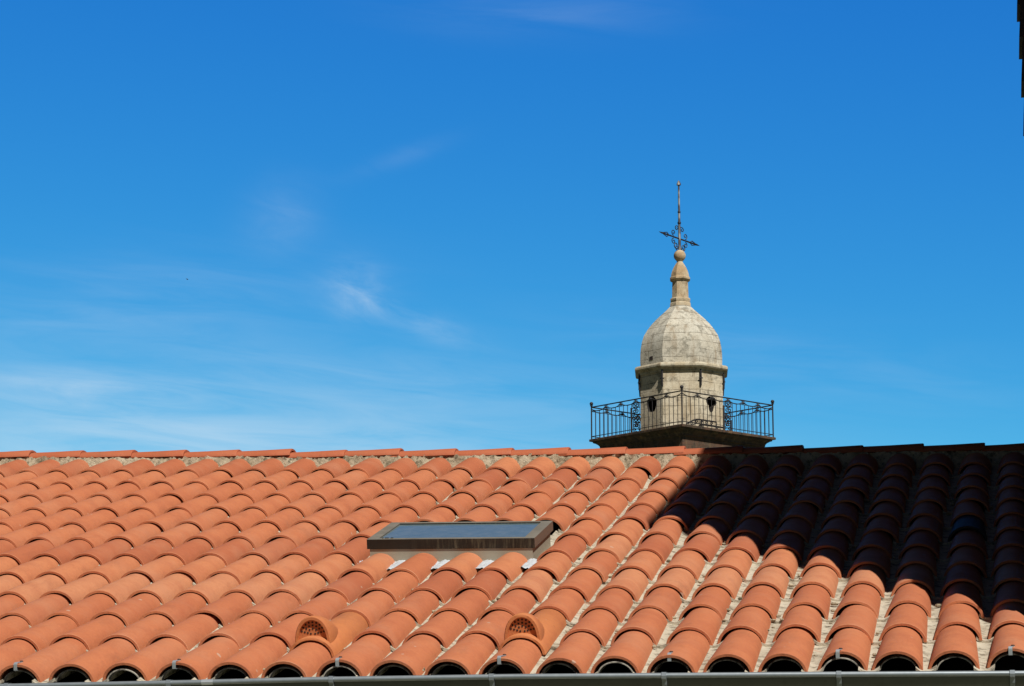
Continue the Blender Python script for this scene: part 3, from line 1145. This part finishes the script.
for sg in (-1, 1):
    e = Cx + tiltv * (LA * sg)
    b0 = Cx + tiltv * ((LA - 0.22) * sg)
    # lozenge finial with an arrow tip
    cr.tube([b0 - tiltv * 0.10 * sg, b0 + upv * 0.075, e + tiltv * 0.02 * sg], 0.017, 5)
    cr.tube([b0 - tiltv * 0.10 * sg, b0 - upv * 0.075, e + tiltv * 0.02 * sg], 0.017, 5)
    cr.tube([e, e + tiltv * 0.17 * sg], [0.035, 0.004], 5)
    # scrolls in the four quarters and at the foot
    for vz in (-1, 1):
        c0 = Cx + tiltv * (0.29 * sg) + upv * (0.15 * vz)
        cr.tube(spiral(c0, tiltv, upv, 0.10, 1.2, sg * vz, start=(-PI / 2 * vz)), 0.015, 5)
        c1 = Cx + tiltv * (0.13 * sg) + upv * (0.33 * vz)
        cr.tube(spiral(c1, tiltv, upv, 0.10, 1.2, -sg * vz, start=(PI if sg > 0 else 0)), 0.015, 5)
    c2 = Vector((0, 0, ZC + 18.47)) + tiltv * (0.17 * sg)
    cr.tube(spiral(c2, tiltv, upv, 0.13, 1.25, sg, start=(PI if sg > 0 else 0)), 0.016, 5)
cr.build('iron_cross', [M['iron'], M['pale_iron']], pin, smooth=50)

# railing round the platform
HR = 2.09
cor = sq_ring(HR, ZP)
rail = MB()
RT, R2, RB = 1.06, 0.92, 0.09
for q in range(4):
    A, B = Vector(cor[q]), Vector(cor[(q + 1) % 4])
    for h, r_ in ((RT, 0.021), (RB, 0.013)):
        rail.tube([A + upv * h, B + upv * h], r_, 6)
    d = (B - A)
    # lower rail bowed in shallow swags between the collars
    NB = 6
    for b in range(NB):
        pts = []
        for e in range(9):
            t = (b + e / 8) / NB
            sag = 0.055 * math.sin(PI * e / 8)
            pts.append(A + d * t + upv * (R2 + 0.075 - sag * 1.6))
        rail.tube(pts, 0.015, 5)
        if b:
            c0 = A + d * (b / NB)
            rail.ball(c0 + upv * (R2 + 0.055), 0.042, 8, 6)
            rail.tube([c0 + upv * (R2 + 0.04), c0 + upv * RT], 0.018, 5)
            for sg in (-1, 1):
                c1 = c0 + d.normalized() * (0.075 * sg) + upv * (RT - 0.075)
                rail.tube(spiral(c1, d.normalized(), upv, 0.055, 1.0, sg, 12, PI / 2), 0.011, 4)
    rail.tube([A + upv * R2, B + upv * R2], 0.011, 5)
railo = rail.build('railing', M['iron'], tower, smooth=50)
pmesh = None
for q in range(4):
    A = Vector(cor[q])
    if pmesh is None:
        pb = MB()
        pb.tube([(0, 0, 0), (0, 0, 1.10)], 0.023, 8)
        pb.poly_rings([[(r_ * math.cos(2 * PI * e / 8), r_ * math.sin(2 * PI * e / 8), z) for e in range(8)] for z, r_ in ((1.09, 0.03), (1.10, 0.05), (1.12, 0.05), (1.13, 0.03))])
        pb.ball((0, 0, 1.18), 0.060, 12, 8)
        po = pb.build('corner_post', M['iron'], railo, smooth=50, loc=A)
        pmesh = po
    else:
        po = pmesh.copy()
        COL.objects.link(po)
        po.parent = railo
        po.location = A
bmesh_o = None
smesh = None
for q in range(4):
    A, B = Vector(cor[q]), Vector(cor[(q + 1) % 4])
    d = B - A
    NBAL = 22
    for e in range(1, NBAL):
        if abs(e - NBAL / 2) <= 1.0 and e != NBAL / 2 - 1 and e != NBAL / 2 + 1:
            continue
        p = A + d * (e / NBAL)
        if bmesh_o is None:
            bb = MB()
            bb.tube([(0, 0, 0.0), (0, 0, R2 + 0.01)], 0.0125, 6)
            bmesh_o = bb.build('baluster', M['iron'], railo, smooth=50, loc=p)
        else:
            bo = bmesh_o.copy()
            COL.objects.link(bo)
            bo.parent = railo
            bo.location = p
    # scrollwork panel in the middle of each side
    dn = d.normalized()
    sb = MB()
    wv = 4.06 / NBAL
    X = Vector((1, 0, 0))
    for (z, s1, s2) in ((0.22, 1, 1), (0.45, -1, -1), (0.68, 1, 1), (0.86, -1, -1)):
        for sg in (-1, 1):
            sb.tube(spiral((0.065 * sg, 0, z), X, upv, 0.085, 1.2, sg * s1, 18, PI / 2), 0.017, 5)
    sb.tube([(-wv, 0, 0.56), (wv, 0, 0.56)], 0.015, 5)
    sb.tube([(-wv, 0, 0.78), (wv, 0, 0.78)], 0.015, 5)
    sb.tube([(-wv - 0.02, 0, 0.0), (-wv - 0.02, 0, 0.80)], 0.034, 6)
    if smesh is None:
        so = sb.build('scroll_panel', M['iron'], railo, smooth=50, loc=(A + B) / 2)
        smesh = so
    else:
        so = smesh.copy()
        COL.objects.link(so)
        so.parent = railo
        so.location = (A + B) / 2
    so.rotation_euler = (0, 0, math.atan2(dn.y, dn.x))
# low arched hatch guard standing on the platform
hg = MB()
A = Vector(cor[0]) * 1.0
B = Vector(cor[1])
dn = (B - A).normalized()
inn = Vector((-dn.y, dn.x, 0))
pts = []
for e in range(13):
    t = e / 12
    pts.append(A + dn * (0.35 + 1.35 * t) + inn * 0.16 + upv * (0.06 + 0.20 * min(1.0, math.sin(PI * min(t, 0.5)) * 1.1)))
for p in pts:
    p.z += 0.0
hg.tube(pts, 0.026, 6)
hg.tube([p - upv * 0.13 for p in pts[2:]], 0.018, 6)
for e in range(2, 12, 2):
    hg.tube(spiral(pts[e] - upv * 0.075, dn, upv, 0.06, 1.1, 1, 12), 0.014, 4)
for e in (1, 6, 12):
    hg.tube([pts[e], (pts[e].x, pts[e].y, ZP)], 0.02, 6)
hg.build('hatch_guard', M['iron'], tower, smooth=50)

# ------------------------------------------------------------------ taller slate-hung house on the right: its shadow falls across the roof
nb = empty('neighbouring_house', (7.2, 4.4, 0.0), 'taller dark slate hung house at the right edge, its stepped slates black against the sky', 'house')
NO = Vector((7.2, 4.4, 0.0))
NX, NY0, NY1 = 4.077, 0.42, 7.86
ZT0, ZSL = 10.56, math.tan(R(16.5))         # height of the raking top at the near corner, and its slope


def ztop(y):
    return ZT0 + (y - NY0) * ZSL


def lean(x, y, z):
    return (x - max(0.0, z - 7.4) * 0.026 - NO.x, y - NO.y, z)


wm = MB()
pts = [(NX, NY0), (10.4, NY0), (10.4, NY1 - 0.03), (NX, NY1 - 0.03)]
wm.poly_rings([[lean(x, y, 0) for x, y in pts], [lean(x, y, 7.4) for x, y in pts], [lean(x, y, ztop(y)) for x, y in pts]])
wm.build('wall', M['render'], nb, smooth=0)
sm2 = MB()
ch = 0.279
row = 0
z = 5.965
while z < ztop(NY1) - 0.05:
    wd = 0.22
    ys = [NY0] + [NY0 + wd * (q + (0.5 if row % 2 else 1.0)) for q in range(int((NY1 - NY0) / wd))] + [NY1]
    for a, b in zip(ys, ys[1:]):
        if b - a < 0.03 or z + 0.25 > ztop(a):
            continue
        jb = random.gauss(0, 0.0015)
        if b > NY1 - 0.36:                  # the corner slates kick out over the arris
            jb = 0.032
        zt_, zb_ = min(z + ch + 0.05, ztop(a)), z + random.gauss(0, 0.003)
        vv = []
        for (yy, zz_, off) in ((a + 0.002, zb_, 0.034 + jb), (b - 0.002, zb_, 0.034 + jb), (b - 0.002, zt_, 0.006 + max(jb, 0)), (a + 0.002, zt_, 0.006 + max(jb, 0))):
            vv.append(lean(NX - off, yy, zz_))
        for (yy, zz_, off) in ((a + 0.002, zb_, 0.019), (b - 0.002, zb_, 0.019), (b - 0.002, zt_, 0.001), (a + 0.002, zt_, 0.001)):
            vv.append(lean(NX - off, yy, zz_))
        sm2.add(vv, [(0, 1, 2, 3), (4, 7, 6, 5), (0, 4, 5, 1), (1, 5, 6, 2), (2, 6, 7, 3), (3, 7, 4, 0)])
    z += ch
    row += 1
sm2.build('slate_cladding', M['slate'], nb, smooth=0)
rm = MB()
rr2 = [(NX - 0.16, NY0 - 0.05), (10.7, NY0 - 0.05), (10.7, NY1 + 0.2), (NX - 0.16, NY1 + 0.2)]
rm.poly_rings([[(x - NO.x, y - NO.y, ztop(y) + 0.004) for x, y in rr2], [(x - NO.x, y - NO.y, ztop(y) + 0.10) for x, y in rr2]])
rm.build('roof', M['slate'], nb, smooth=0)

# ------------------------------------------------------------------ a bird far off
bd = MB()
bd.ball((0, 0, 0), 0.05, 8, 6, 0, (2.2, 0.8, 0.8))
bd.add([(0.05, 0.03, 0.02), (-0.05, 0.03, 0.02), (-0.12, 0.24, 0.08), (-0.03, 0.22, 0.09), (0.05, 0.03, 0.035), (-0.05, 0.03, 0.035), (-0.12, 0.24, 0.09), (-0.03, 0.22, 0.10)],
       [(0, 1, 2, 3), (7, 6, 5, 4), (0, 3, 7, 4), (1, 5, 6, 2), (0, 4, 5, 1), (2, 6, 7, 3)])
bd.add([(0.05, -0.03, 0.02), (-0.05, -0.03, 0.02), (-0.12, -0.24, 0.08), (-0.03, -0.22, 0.09), (0.05, -0.03, 0.035), (-0.05, -0.03, 0.035), (-0.12, -0.24, 0.09), (-0.03, -0.22, 0.10)],
       [(0, 3, 2, 1), (4, 5, 6, 7), (0, 4, 7, 3), (1, 2, 6, 5), (0, 1, 5, 4), (2, 3, 7, 6)])
bo = bd.build('bird', M['bird'], smooth=40)
bo.location = (-68.88, 195.66, 52.93)
bo.rotation_euler = (R(20), R(-12), R(35))
bo.scale = (0.75, 0.75, 0.75)
bo['label'] = 'tiny dark bird far off in the blue sky at the left'
bo['category'] = 'bird'
